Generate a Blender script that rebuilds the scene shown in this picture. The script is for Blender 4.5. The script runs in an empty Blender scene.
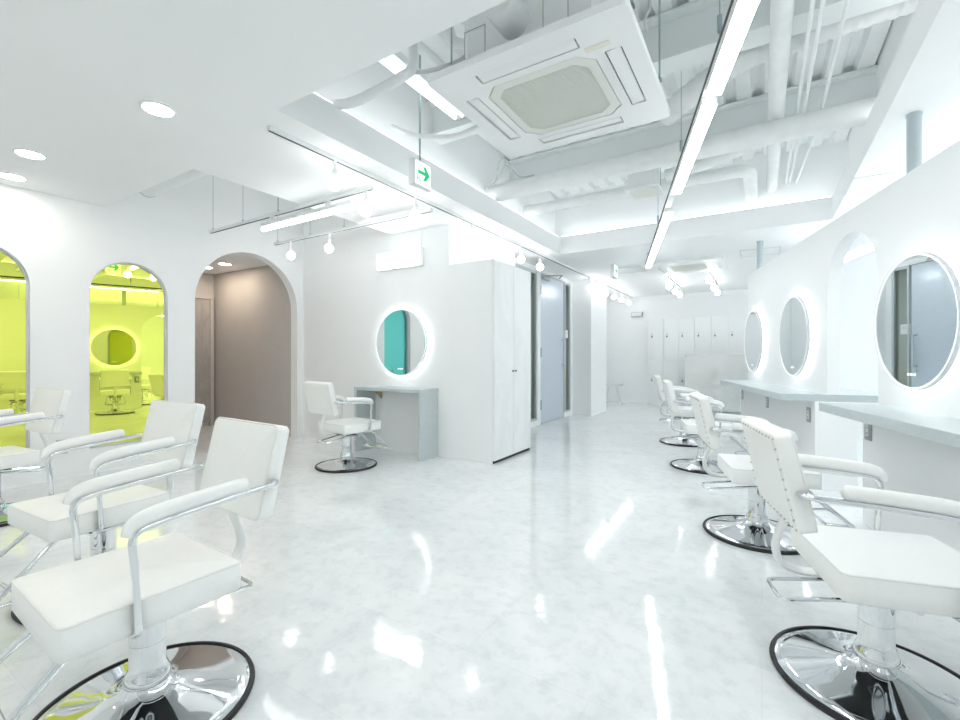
import bpy, bmesh, math, random
from mathutils import Vector, Matrix
random.seed(7)
PI = math.pi
sc = bpy.context.scene
COL = sc.collection

# ------------------------------------------------------------------ camera geometry
F = 452.0
A = math.radians(31.96)
CA, SA = math.cos(A), math.sin(A)
HC = 1.05
def cw(lat, d, z=0.0):
    """camera-side offset and depth -> world"""
    return Vector((lat*CA - d*SA, lat*SA + d*CA, z))
cam_d = bpy.data.cameras.new('camera')
cam_d.sensor_width = 36.0
cam_d.lens = F/960*36.0
cam_d.shift_y = -3/960.0
cam_d.clip_start = 0.02
cam = bpy.data.objects.new('camera', cam_d)
cam.location = (0, 0, HC)
cam.rotation_euler = (PI/2, 0, A)
COL.objects.link(cam)
sc.camera = cam

# ------------------------------------------------------------------ materials
def mat(name, color, rough=0.5, metal=0.0, spec=0.5, emit=None, estr=0.0):
    m = bpy.data.materials.new(name)
    m.use_nodes = True
    b = m.node_tree.nodes['Principled BSDF']
    b.inputs['Base Color'].default_value = (*color, 1)
    b.inputs['Roughness'].default_value = rough
    b.inputs['Metallic'].default_value = metal
    b.inputs['Specular IOR Level'].default_value = spec
    if emit:
        b.inputs['Emission Color'].default_value = (*emit, 1)
        b.inputs['Emission Strength'].default_value = estr
    return m
def nodes(m):
    nt = m.node_tree
    return nt, nt.nodes, nt.links, nt.nodes['Principled BSDF']
def add_noise_color(m, c1, c2, scale=4, detail=6, rough=0.6, lo=0.3, hi=0.7, bump=0.0, stretch=None, distort=0.0):
    nt, N, L, b = nodes(m)
    tc = N.new('ShaderNodeTexCoord')
    mp = N.new('ShaderNodeMapping')
    if stretch: mp.inputs['Scale'].default_value = stretch
    no = N.new('ShaderNodeTexNoise')
    no.inputs['Scale'].default_value = scale
    no.inputs['Detail'].default_value = detail
    no.inputs['Roughness'].default_value = rough
    no.inputs['Distortion'].default_value = distort
    cr = N.new('ShaderNodeValToRGB')
    cr.color_ramp.elements[0].position = lo; cr.color_ramp.elements[0].color = (*c1, 1)
    cr.color_ramp.elements[1].position = hi; cr.color_ramp.elements[1].color = (*c2, 1)
    L.new(tc.outputs['Object'], mp.inputs['Vector'])
    L.new(mp.outputs['Vector'], no.inputs['Vector'])
    L.new(no.outputs['Fac'], cr.inputs['Fac'])
    L.new(cr.outputs['Color'], b.inputs['Base Color'])
    if bump:
        bp = N.new('ShaderNodeBump'); bp.inputs['Strength'].default_value = bump; bp.inputs['Distance'].default_value = 0.01
        L.new(no.outputs['Fac'], bp.inputs['Height']); L.new(bp.outputs['Normal'], b.inputs['Normal'])
    return m

M = {}
M['wall'] = add_noise_color(mat('white_paint', (.88, .9, .905), .6), (.885, .897, .90), (.898, .908, .911), 3, 3)
M['ceil'] = add_noise_color(mat('ceiling_paint', (.82, .84, .85), .7), (.893, .902, .905), (.905, .913, .916), 2, 3)
M['deck'] = add_noise_color(mat('deck_paint', (.82, .84, .84), .6), (.82, .84, .84), (.88, .895, .895), 5, 5)
M['beam'] = mat('beam_paint', (.82, .845, .845), .5)
M['duct'] = add_noise_color(mat('duct_wrap', (.84, .86, .86), .5), (.80, .82, .82), (.87, .88, .88), 9, 5, bump=.25)
M['taupe'] = add_noise_color(mat('taupe_paint', (.4, .38, .36), .8), (.55, .53, .515), (.58, .555, .54), 4, 3)
M['vinyl'] = add_noise_color(mat('white_vinyl', (.88, .88, .86), .42), (.92, .925, .905), (.94, .945, .93), 60, 4, bump=.06)
M['vinyl_back'] = mat('white_vinyl_back', (.90, .91, .89), .5)
M['piping'] = mat('piping_vinyl', (.85, .85, .82), .4)
M['chrome'] = mat('chrome', (.80, .82, .84), .05, 1.0)
M['chrome_satin'] = mat('satin_steel', (.70, .73, .76), .28, 1.0)
M['stud'] = mat('stud_metal', (.62, .60, .52), .35, .7)
M['black'] = mat('black_rubber', (.012, .013, .014), .5)
M['darkline'] = mat('dark_gap', (.03, .03, .03), .7)
M['white_metal'] = mat('white_metal', (.85, .87, .87), .35)
M['white_plastic'] = mat('white_plastic', (.86, .87, .87), .4)
M['laminate'] = add_noise_color(mat('grey_laminate', (.56, .61, .62), .45), (.52, .58, .59), (.58, .63, .64), 5, 6, stretch=(1, 9, 9))
M['mirror'] = mat('mirror_silver', (.80, .85, .86), .005, 1.0)
M['led'] = mat('led_light', (1, 1, 1), .5, emit=(.95, .985, 1), estr=8)
M['halo'] = mat('halo_light', (1, 1, 1), .5, emit=(.96, .99, 1), estr=1.9)
M['cove'] = mat('cove_light', (1, 1, 1), .5, emit=(.95, .985, 1), estr=1.6)
M['bulb'] = mat('bulb_light', (1, 1, 1), .5, emit=(1, .99, .97), estr=6.5)
M['tube'] = mat('tube_light', (1, 1, 1), .5, emit=(.96, .99, 1), estr=4)
M['frost'] = mat('lit_frosted_edge', (.9, .9, .9), .4, emit=(.96, .99, 1), estr=.15)
M['backbar'] = mat('back_bar_light', (1, 1, 1), .5, emit=(.96, .99, 1), estr=4.6)
M['batten'] = mat('batten_light', (1, 1, 1), .5, emit=(.96, .99, 1), estr=.5)
M['frame'] = mat('niche_frame', (.66, .69, .71), .4)
M['down'] = mat('downlight_light', (1, 1, 1), .5, emit=(1, .93, .82), estr=20)
M['downwarm'] = mat('hall_light', (1, 1, 1), .5, emit=(1, .82, .63), estr=27)
M['lobbyfill'] = mat('lobby_fill_light', (1, 1, 1), .5, emit=(.96, .99, 1), estr=6)
M['signface'] = mat('sign_light', (.8, .82, .81), .5, emit=(.95, 1, .98), estr=.35)
M['signgreen'] = mat('sign_green', (.02, .5, .2), .5, emit=(.05, .55, .22), estr=.12)
M['greenrun'] = mat('lobby_green', (.02, .5, .2), .5, emit=(.1, .7, .3), estr=.8)
M['wood'] = add_noise_color(mat('raw_wood', (.55, .38, .2), .6), (.45, .30, .15), (.6, .43, .24), 8, 6, stretch=(1, 12, 1))
M['lobbyfloor'] = add_noise_color(mat('lobby_wood', (.5, .38, .2), .5), (.42, .31, .15), (.5, .38, .2), 5, 6, stretch=(8, 1, 1))
M['lobbywall'] = mat('lobby_wall_paint', (.62, .67, .65), .7)
M['socketplate'] = mat('grey_plate', (.40, .42, .42), .45)
M['socket'] = mat('socket_face', (.82, .80, .72), .4)
M['grille'] = mat('grille_plastic', (.77, .78, .73), .5)
M['cable'] = mat('grey_cable', (.55, .58, .58), .5)
M['rod'] = mat('steel_rod', (.38, .46, .48), .35, .6)
M['pipegrey'] = mat('grey_post_paint', (.50, .57, .59), .4, .2)
M['track_gap'] = mat('track_slot', (.05, .05, .05), .6)
M['door'] = add_noise_color(mat('door_steel', (.62, .68, .74), .34, .25), (.60, .67, .74), (.66, .72, .78), 3, 4, stretch=(4, 4, 30))

# glass for the side lights
g = mat('pale_glass', (.80, .90, .87), .02, 0, .5)
g.node_tree.nodes['Principled BSDF'].inputs['Transmission Weight'].default_value = 1.0
g.node_tree.nodes['Principled BSDF'].inputs['IOR'].default_value = 1.1
M['glass'] = g

# dichroic film on mirror: the film's own interference colour shifts from yellow to teal with angle of incidence
m = mat('dichroic_mirror', (.8, .85, .1), .01, 1.0)
nt, N, L, b = nodes(m)
lw = N.new('ShaderNodeLayerWeight'); lw.inputs['Blend'].default_value = .5
cr = N.new('ShaderNodeValToRGB')
e = cr.color_ramp.elements
e[0].position = .03; e[0].color = (.90, .93, .17, 1)
e[1].position = .34; e[1].color = (.22, .84, .76, 1)
x = e.new(.14); x.color = (.88, .93, .18, 1)
x = e.new(.24); x.color = (.35, .85, .35, 1)
x = e.new(.6); x.color = (.10, .45, .75, 1)
L.new(lw.outputs['Facing'], cr.inputs['Fac']); L.new(cr.outputs['Color'], b.inputs['Base Color'])
M['dichroic'] = m

# marble door laminate
def marble(name, base, vein, scale, rough, stretch, vw=.5):
    m = mat(name, base, rough)
    nt, N, L, b = nodes(m)
    tc = N.new('ShaderNodeTexCoord'); mp = N.new('ShaderNodeMapping')
    mp.inputs['Scale'].default_value = stretch; mp.inputs['Rotation'].default_value = (.3, .5, .2)
    no = N.new('ShaderNodeTexNoise'); no.inputs['Scale'].default_value = scale; no.inputs['Detail'].default_value = 9
    no.inputs['Roughness'].default_value = .62; no.inputs['Distortion'].default_value = 1.2
    cr = N.new('ShaderNodeValToRGB')
    e = cr.color_ramp.elements
    e[0].position = .36; e[0].color = (*base, 1)
    e[1].position = .64; e[1].color = (*base, 1)
    x = e.new(.5); x.color = (*[b_*(1-vw)+v*vw for b_, v in zip(base, vein)], 1)
    x = e.new(.44); x.color = (*[b_*(1-vw*.25)+v*vw*.25 for b_, v in zip(base, vein)], 1)
    L.new(tc.outputs['Object'], mp.inputs['Vector']); L.new(mp.outputs['Vector'], no.inputs['Vector'])
    L.new(no.outputs['Fac'], cr.inputs['Fac']); L.new(cr.outputs['Color'], b.inputs['Base Color'])
    return m
M['marble_door'] = marble('marble_laminate', (.89, .90, .905), (.70, .73, .74), 2.2, .35, (1, 1, .5), .28)
M['marble_dark'] = marble('marble_taupe', (.50, .48, .47), (.36, .34, .33), 2.5, .4, (1, 1, .5), .7)

# glossy marble floor tiles
m = mat('marble_floor', (.8, .83, .84), .055)
nt, N, L, b = nodes(m)
tc = N.new('ShaderNodeTexCoord')
n1 = N.new('ShaderNodeTexNoise'); n1.inputs['Scale'].default_value = 1.7; n1.inputs['Detail'].default_value = 10
n1.inputs['Roughness'].default_value = .66; n1.inputs['Distortion'].default_value = 1.0
n2 = N.new('ShaderNodeTexNoise'); n2.inputs['Scale'].default_value = 13; n2.inputs['Detail'].default_value = 8; n2.inputs['Roughness'].default_value = .7
c1 = N.new('ShaderNodeValToRGB'); e = c1.color_ramp.elements
e[0].position = .30; e[0].color = (.76, .797, .81, 1); e[1].position = .60; e[1].color = (.88, .895, .90, 1)
x = e.new(.46); x.color = (.83, .855, .862, 1)
c2 = N.new('ShaderNodeValToRGB'); e = c2.color_ramp.elements
e[0].position = .30; e[0].color = (.84, .865, .87, 1); e[1].position = .52; e[1].color = (1, 1, 1, 1)
mx = N.new('ShaderNodeMixRGB'); mx.blend_type = 'MULTIPLY'; mx.inputs['Fac'].default_value = .9
bk = N.new('ShaderNodeTexBrick'); bk.offset = .5
bk.inputs['Color1'].default_value = (1, 1, 1, 1); bk.inputs['Color2'].default_value = (.965, .97, .972, 1); bk.inputs['Mortar'].default_value = (.90, .91, .915, 1)
bk.inputs['Scale'].default_value = 1.0; bk.inputs['Mortar Size'].default_value = .0012
bk.inputs['Brick Width'].default_value = .9; bk.inputs['Row Height'].default_value = .45
mx2 = N.new('ShaderNodeMixRGB'); mx2.blend_type = 'MULTIPLY'; mx2.inputs['Fac'].default_value = 1
nb = N.new('ShaderNodeTexNoise'); nb.inputs['Scale'].default_value = 20; nb.inputs['Detail'].default_value = 5
bp = N.new('ShaderNodeBump'); bp.inputs['Strength'].default_value = .11; bp.inputs['Distance'].default_value = .006
for n_ in (n1, n2, bk, nb): L.new(tc.outputs['Object'], n_.inputs['Vector'])
L.new(n1.outputs['Fac'], c1.inputs['Fac']); L.new(n2.outputs['Fac'], c2.inputs['Fac'])
L.new(c1.outputs['Color'], mx.inputs['Color1']); L.new(c2.outputs['Color'], mx.inputs['Color2'])
L.new(mx.outputs['Color'], mx2.inputs['Color1']); L.new(bk.outputs['Color'], mx2.inputs['Color2'])
L.new(mx2.outputs['Color'], b.inputs['Base Color'])
L.new(nb.outputs['Fac'], bp.inputs['Height']); L.new(bp.outputs['Normal'], b.inputs['Normal'])
M['floor'] = m

# reception front: polished pale stone, mirror-like
m = mat('reception_panel', (.74, .76, .75), .12, .75)
add_noise_color(m, (.70, .73, .72), (.80, .82, .81), 1.5, 5)
M['reception'] = m

# ------------------------------------------------------------------ mesh helpers
class MB:
    def __init__(self): self.bm = bmesh.new()
    def box(self, c, s, bevel=0, seg=2, rot=None):
        r = bmesh.ops.create_cube(self.bm, size=1)
        vs = r['verts']
        for v in vs: v.co = Vector((v.co.x*s[0], v.co.y*s[1], v.co.z*s[2]))
        if bevel:
            es = list({e for v in vs for e in v.link_edges})
            r2 = bmesh.ops.bevel(self.bm, geom=es, offset=bevel, segments=seg, affect='EDGES', profile=.5)
            vs = list({v for f in r2['faces'] for v in f.verts} | {v for v in vs if v.is_valid})
            # collect island
        if bevel:
            seen = set(vs); st = list(vs)
            while st:
                v = st.pop()
                for e in v.link_edges:
                    o = e.other_vert(v)
                    if o not in seen: seen.add(o); st.append(o)
            vs = list(seen)
        for v in vs:
            if rot is not None: v.co = rot @ v.co
            v.co += Vector(c)
        return vs
    def bx(self, x0, x1, y0, y1, z0, z1, bevel=0, seg=2):
        return self.box(((x0+x1)/2, (y0+y1)/2, (z0+z1)/2), (abs(x1-x0), abs(y1-y0), abs(z1-z0)), bevel, seg)
    def tube(self, pts, r, n=12, cap=True, flat=1.0, rad=None):
        """sweep a circle (or oval) along pts; rad optional per-point radii"""
        pts = [Vector(p) for p in pts]
        rings = []; up = None
        for i, p in enumerate(pts):
            a = pts[i-1] if i else p; c = pts[i+1] if i < len(pts)-1 else p
            t = (c-a).normalized()
            if up is None:
                up = Vector((0, 0, 1)) if abs(t.z) < .9 else Vector((1, 0, 0))
            s = t.cross(up).normalized(); up = s.cross(t).normalized()
            rr = rad[i] if rad else r
            rings.append([self.bm.verts.new(p + s*math.cos(2*PI*k/n)*rr + up*math.sin(2*PI*k/n)*rr*flat) for k in range(n)])
        for i in range(len(rings)-1):
            for k in range(n):
                self.bm.faces.new((rings[i][k], rings[i][(k+1) % n], rings[i+1][(k+1) % n], rings[i+1][k]))
        if cap:
            self.bm.faces.new(rings[0][::-1]); self.bm.faces.new(rings[-1])
    def lathe(self, prof, n=32, c=(0, 0, 0), axis='z', cap=True):
        """prof: list of (radius, height)"""
        rings = []
        def P(r, h, a):
            if axis == 'z': v = (r*math.cos(a), r*math.sin(a), h)
            elif axis == 'y': v = (r*math.cos(a), h, r*math.sin(a))
            else: v = (h, r*math.cos(a), r*math.sin(a))
            return Vector(v) + Vector(c)
        for r, h in prof:
            if r < 1e-6: rings.append([self.bm.verts.new(P(0, h, 0))])
            else: rings.append([self.bm.verts.new(P(r, h, 2*PI*k/n)) for k in range(n)])
        for i in range(len(rings)-1):
            a, b = rings[i], rings[i+1]
            for k in range(n):
                k2 = (k+1) % n
                if len(a) == 1 and len(b) == 1: continue
                if len(a) == 1: self.bm.faces.new((a[0], b[k2], b[k]))
                elif len(b) == 1: self.bm.faces.new((a[k], a[k2], b[0]))
                else: self.bm.faces.new((a[k], a[k2], b[k2], b[k]))
        if cap:
            for rg in (rings[0], rings[-1]):
                if len(rg) > 2: self.bm.faces.new(rg)
    def ball(self, c, r, n=16):
        prof = [(r*math.sin(PI*i/n), -r*math.cos(PI*i/n)) for i in range(n+1)]
        prof[0] = (0, -r); prof[-1] = (0, r)
        self.lathe(prof, n*2, c)
    def prism(self, poly, f, w0, w1):
        """poly 2D ring, f(u,v,w)->xyz"""
        a = [self.bm.verts.new(f(u, v, w0)) for u, v in poly]
        b = [self.bm.verts.new(f(u, v, w1)) for u, v in poly]
        n = len(poly)
        self.bm.faces.new(a[::-1]); self.bm.faces.new(b)
        for i in range(n): self.bm.faces.new((a[i], a[(i+1) % n], b[(i+1) % n], b[i]))
    def ring(self, outer, inner, f, w0, w1):
        n = len(outer)
        vs = [[self.bm.verts.new(f(u, v, w)) for u, v in poly] for poly, w in ((outer, w0), (outer, w1), (inner, w1), (inner, w0))]
        for j in range(4):
            a, b = vs[j], vs[(j+1) % 4]
            for i in range(n): self.bm.faces.new((a[i], a[(i+1) % n], b[(i+1) % n], b[i]))
    def build(self, name, m, parent=None, smooth=35, link=True):
        bmesh.ops.recalc_face_normals(self.bm, faces=self.bm.faces)
        me = bpy.data.meshes.new(name)
        self.bm.to_mesh(me); self.bm.free()
        return mesh_obj(name, me, m, parent, smooth)
def mesh_obj(name, me, m, parent=None, smooth=35):
    me.materials.clear(); me.materials.append(M[m] if isinstance(m, str) else m)
    for p in me.polygons: p.use_smooth = bool(smooth)
    if smooth:
        me.set_sharp_from_angle(angle=math.radians(smooth))
    o = bpy.data.objects.new(name, me)
    COL.objects.link(o)
    if parent: o.parent = parent
    return o
def tag(o, label, cat, group=None):
    o['label'] = label; o['category'] = cat
    if group: o['group'] = group
    return o
def thing(name, label, cat, loc=(0, 0, 0), rz=0.0, group=None):
    o = bpy.data.objects.new(name, None); COL.objects.link(o)
    o.empty_display_size = .1
    o.location = loc; o.rotation_euler = (0, 0, rz)
    return tag(o, label, cat, group)
def structure(o, label=None):
    o['kind'] = 'structure'
    if label: o['label'] = label
    return o
def dup(o, loc, rz, label, group=None):
    r = o.copy(); COL.objects.link(r); r.location = loc; r.rotation_euler = (0, 0, rz)
    r['label'] = label
    if group: r['group'] = group
    for ch in list(o.children):
        c = ch.copy(); COL.objects.link(c); c.parent = r
        for gch in ch.children:
            d = gch.copy(); COL.objects.link(d); d.parent = c
    return r
def fill(polys, w0, w1, f):
    """2D polygons with holes, extruded from w0 to w1 and mapped by f(u,v,w)"""
    cu = bpy.data.curves.new('tmp', 'CURVE'); cu.dimensions = '2D'; cu.fill_mode = 'BOTH'; cu.extrude = .5
    for poly in polys:
        sp = cu.splines.new('POLY'); sp.points.add(len(poly)-1); sp.use_cyclic_u = True
        for i, (u, v) in enumerate(poly): sp.points[i].co = (u, v, 0, 1)
    ob = bpy.data.objects.new('tmp', cu); COL.objects.link(ob)
    dg = bpy.context.evaluated_depsgraph_get(); dg.update()
    me = bpy.data.meshes.new_from_object(ob.evaluated_get(dg), depsgraph=dg)
    bpy.data.objects.remove(ob); bpy.data.curves.remove(cu)
    bm = bmesh.new(); bm.from_mesh(me)
    bmesh.ops.remove_doubles(bm, verts=bm.verts, dist=1e-5)
    for v in bm.verts: v.co = Vector(f(v.co.x, v.co.y, w0 + (v.co.z+.5)*(w1-w0)))
    bmesh.ops.recalc_face_normals(bm, faces=bm.faces)
    bm.to_mesh(me); bm.free()
    return me
def rect(u0, u1, v0, v1): return [(u0, v0), (u1, v0), (u1, v1), (u0, v1)]
def arch(u0, u1, v0, vtop, n=28):
    r = (u1-u0)/2; c = (u0+u1)/2; vs = vtop-r
    return [(u0, v0), (u1, v0)] + [(c+r*math.cos(PI*k/n), vs+r*math.sin(PI*k/n)) for k in range(n+1)]
def circle(c, r, n=64): return [(c[0]+r*math.cos(2*PI*k/n), c[1]+r*math.sin(2*PI*k/n)) for k in range(n)]
def rrect(u0, u1, v0, v1, r, n=5):
    out = []
    for cx, cy, a0 in ((u1-r, v0+r, -PI/2), (u1-r, v1-r, 0), (u0+r, v1-r, PI/2), (u0+r, v0+r, PI)):
        for k in range(n+1):
            a = a0 + PI/2*k/n
            out.append((cx+r*math.cos(a), cy+r*math.sin(a)))
    return out
def fillet(pts, r, n=6):
    """polyline with rounded corners"""
    pts = [Vector(p) for p in pts]; out = [pts[0]]
    for i in range(1, len(pts)-1):
        p, a, b = pts[i], pts[i-1], pts[i+1]
        da, db = (a-p), (b-p)
        rr = min(r, da.length*.49, db.length*.49)
        p0 = p+da.normalized()*rr; p1 = p+db.normalized()*rr
        for k in range(n+1):
            t = k/n
            out.append(p0*(1-t)**2 + p*2*t*(1-t) + p1*t*t)
    out.append(pts[-1])
    return out
def smoothpath(pts, n=8):
    pts = [Vector(p) for p in pts]; out = []
    P = [pts[0]] + pts + [pts[-1]]
    for i in range(1, len(P)-2):
        p0, p1, p2, p3 = P[i-1:i+3]
        for k in range(n):
            t = k/n
            out.append(.5*((2*p1) + (p2-p0)*t + (2*p0-5*p1+4*p2-p3)*t*t + (3*p1-p0-3*p2+p3)*t**3))
    out.append(pts[-1])
    return out

# ------------------------------------------------------------------ room constants
ZC = 2.43          # suspended ceiling
ZU = 2.65          # its upper face
ZD = 3.25          # steel deck
XL = -5.13         # arched wall face
YM = 3.82          # wall with the round mirror
X0, X1, Y0, Y1 = -7.4, 5.0, -1.45, 10.7
TX0, TX1, TY0, TY1 = -2.30, .60, 1.54, 5.72     # ceiling opening
PHI = math.radians(14.74)                        # turn of the mirror partition
PO = Vector((1.379, .860, 0))
def R(s, n, z=0.0):
    """along the partition, out from its face into the room, height"""
    u = Vector((-math.sin(PHI), math.cos(PHI), 0)); nn = Vector((-math.cos(PHI), -math.sin(PHI), 0))
    return PO + u*s + nn*n + Vector((0, 0, z))
fY = lambda u, v, w: (w, u, v)     # wall in a plane of constant x: (y, z, x)
fX = lambda u, v, w: (u, w, v)     # wall in a plane of constant y
fZ = lambda u, v, w: (u, v, w)
fR = lambda u, v, w: R(u, w, v)

# ------------------------------------------------------------------ setting
b = MB(); b.bx(X0-.2, X1+.2, Y0-.2, Y1+.2, -.08, 0)
structure(b.build('floor', 'floor', smooth=0))

AR = [(.57, 1.20), (1.59, 2.22)]
DW = (2.48, 3.73)
outer = [(Y0, 0), (DW[0], 0)] + arch(DW[0], DW[1], 0, 2.28)[2:][::-1] + [(DW[1], 0), (YM+.12, 0), (YM+.12, ZD), (Y0, ZD)]
me = fill([outer] + [arch(a, c, .22, 1.955) for a, c in AR], XL-.13, XL, fY)
structure(mesh_obj('wall_left', me, 'wall', smooth=25))

b = MB(); b.bx(XL, -2.76, YM, YM+.12, 0, ZD)
structure(b.build('wall_inner', 'wall', smooth=0))
b = MB(); b.bx(-2.88, -2.76, YM+.12, 5.30, 0, ZD); b.bx(-3.02, -2.76, 5.20, 5.30, 0, ZC+.02)
structure(b.build('wall_closet', 'wall', smooth=0))
# entrance wall: header, post by the door, kick below side lights
b = MB()
b.bx(-3.02, -2.92, 5.30, 7.86, 2.36, ZD)
b.bx(-3.02, -2.92, 6.35, 6.46, 0, 2.36)
b.bx(-3.02, -2.92, 5.30, 6.35, 0, .08)
b.bx(-3.02, -2.92, 7.47, 7.86, 0, .08)
b.bx(-3.02, -2.92, 7.76, 7.86, .08, 2.36)
structure(b.build('wall_entrance', 'wall', smooth=0))
b = MB(); b.bx(-3.3, -2.58, 7.86, 8.80, 0, ZD)
structure(b.build('wall_pier', 'wall', smooth=0))
b = MB(); b.bx(-3.42, -3.30, 7.86, Y1, 0, ZD)
structure(b.build('wall_niche', 'wall', smooth=0))
b = MB(); b.bx(-3.42, X1, Y1, Y1+.12, 0, ZD); b.bx(-3.3, X1, Y1-.03, Y1, 2.33, ZC)
structure(b.build('wall_back', 'wall', smooth=0))
b = MB(); b.bx(X0, X1, Y0-.12, Y0, 0, ZD)
structure(b.build('wall_front', 'wall', smooth=0))
b = MB(); b.bx(X1, X1+.12, Y0, Y1, 0, ZD)
structure(b.build('wall_far_right', 'wall', smooth=0))
b = MB(); b.bx(.80, X1, 7.6, 7.72, 0, ZC); b.bx(.80, X1, 7.58, 7.6, 0, .1)
structure(b.build('wall_back_right', 'wall', smooth=0))

# hall behind the arched doorway
b = MB(); b.bx(-7.30, XL-.13, 3.75, 3.87, 0, 2.6)
structure(b.build('wall_hall_side', 'taupe', smooth=0))
b = MB(); b.bx(-7.30, -7.18, 2.2, 3.75, 0, 2.6)
structure(b.build('wall_hall_end', 'taupe', smooth=0))
b = MB(); b.bx(-7.30, XL-.13, 2.2, 2.32, 0, 2.6)
structure(b.build('wall_hall_near', 'taupe', smooth=0))
b = MB(); b.bx(-7.30, XL-.13, 2.2, 3.87, 2.32, 2.45)
structure(b.build('ceiling_hall', 'ceil', smooth=0))
# marble sliding door at the end of the hall
b = MB(); b.bx(-7.18, -7.15, 2.62, 3.67, 0.06, 1.93)
o = structure(b.build('door_2', 'marble_dark', smooth=0))
b = MB()
b.bx(-7.18, -7.13, 3.67, 3.72, 0, 1.98); b.bx(-7.18, -7.13, 2.57, 2.62, 0, 1.98); b.bx(-7.18, -7.13, 2.62, 3.67, 1.93, 1.98)
b.build('door_frame', M['taupe'], o, smooth=0)
b = MB(); b.bx(-7.12, -5.27, 3.735, 3.75, 0, .06)
structure(b.build('baseboard_hall', 'taupe', smooth=0))

# suspended ceiling with its two openings
cof = rect(XL, -3.54, 1.70, YM)
tray = rect(TX0, TX1, TY0, TY1)
me = fill([rect(XL-.13+.135, X1, Y0, Y1), cof[:1] and rect(XL+.0051, -3.54, 1.70, YM-.001), tray], ZC, ZU, fZ)
structure(mesh_obj('ceiling', me, 'ceil', smooth=0))
# corrugated steel deck above the tray opening
b = MB()
b.bx(X0, X1, Y0, Y1, ZD+.05, ZD+.12)
pitch = .2; x = TX0-.3
while x < TX1+.3:
    poly = [(x, ZD+.05), (x+.02, ZD), (x+.12, ZD), (x+.14, ZD+.05)]
    b.prism(poly, lambda u, v, w: (u, w, v), TY0-.3, TY1+.16)
    x += pitch
structure(b.build('ceiling_deck', 'deck', smooth=0))
# plenum walls, set back from the edge of the opening
EX = .14
b = MB()
b.bx(TX0-EX-.1, TX0-EX, TY0-EX-.1, TY1+EX+.1, ZU, ZD+.05)
b.bx(TX1+EX, TX1+EX+.1, TY0-EX-.1, TY1+EX+.1, ZU, ZD+.05)
b.bx(TX0-EX, TX1+EX, TY0-EX-.1, TY0-EX, ZU, ZD+.05)
b.bx(TX0-EX, TX1+EX, TY1+EX, TY1+EX+.1, ZU, ZD+.05)
structure(b.build('trim_1', 'ceil', smooth=0))
b = MB()
b.bx(-3.54, -3.44, 1.6, YM, ZU, ZD+.05); b.bx(XL, -3.54, 1.6, 1.7, ZU, ZD+.05)
structure(b.build('trim_2', 'ceil', smooth=0))
# steel beams across the tray: bottom flange, web, top flange
def beam(y, zb, name):
    b = MB()
    b.bx(TX0-EX, TX1+EX, y-.09, y+.09, zb, zb+.022)
    b.bx(TX0-EX, TX1+EX, y-.012, y+.012, zb+.022, ZD-.022)
    b.bx(TX0-EX, TX1+EX, y-.09, y+.09, ZD-.024, ZD-.004)
    return structure(b.build(name, 'beam', smooth=0))
beam(3.15, 2.945, 'trim_3')
beam(4.55, 2.945, 'trim_4')

# partition with round mirrors, standing on the counters' slabs
AS0, AS1 = 2.98, 3.72
SE = 6.02; SS = -1.95
zt = .755
W1 = [(SS, zt), (AS0, zt)] + arch(AS0, AS1, 0, 1.93)[2:][::-1] + [(AS1, zt), (SE, zt), (SE, 2.09), (SS, 2.09)]
me = fill([W1], -.085, 0, fR)
structure(mesh_obj('wall_right', me, 'wall', smooth=25))
bm = bmesh.new(); me = bpy.data.meshes.new('wall_plinth')
def rbox(bm, s0, s1, n0, n1, z0, z1):
    vs = [bm.verts.new(R(s, n, z)) for z in (z0, z1) for s, n in ((s0, n0), (s1, n0), (s1, n1), (s0, n1))]
    for f in ((3, 2, 1, 0), (4, 5, 6, 7), (0, 1, 5, 4), (1, 2, 6, 5), (2, 3, 7, 6), (3, 0, 4, 7)):
        bm.faces.new([vs[i] for i in f])
rbox(bm, SS, AS0, -.20, .08, 0, .70)
rbox(bm, AS1, SE, -.20, .08, 0, .70)
bmesh.ops.recalc_face_normals(bm, faces=bm.faces)
bm.to_mesh(me); bm.free()
structure(mesh_obj('wall_plinth', me, 'wall', smooth=25))
def counter(s0, s1, label):
    b = MB(); rbox(b.bm, s0, s1, -.437, .317, .70, .755)
    bmesh.ops.bevel(b.bm, geom=list(b.bm.edges), offset=.002, segments=1, affect='EDGES')
    return tag(b.build('counter', 'laminate', smooth=0), label, 'counter', 'shelf counters along the mirror partition')
counter(SS, AS0, 'long pale grey shelf counter under the largest round mirror, in front of the nearest chair')
counter(AS1, SE, 'pale grey shelf counter under the two narrower mirrors beyond the arch')

# lobby outside the entrance
b = MB(); b.bx(-5.2, -5.1, 3.94, 8.0, 0, 2.6); b.bx(-5.1, -3.3, 8.0, 8.1, 0, 2.6)
structure(b.build('wall_lobby', 'lobbywall', smooth=0))
b = MB(); b.bx(-5.1, -3.02, 3.94, 8.0, 0.0, .012)
structure(b.build('floor_lobby', 'lobbyfloor', smooth=0))

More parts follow.
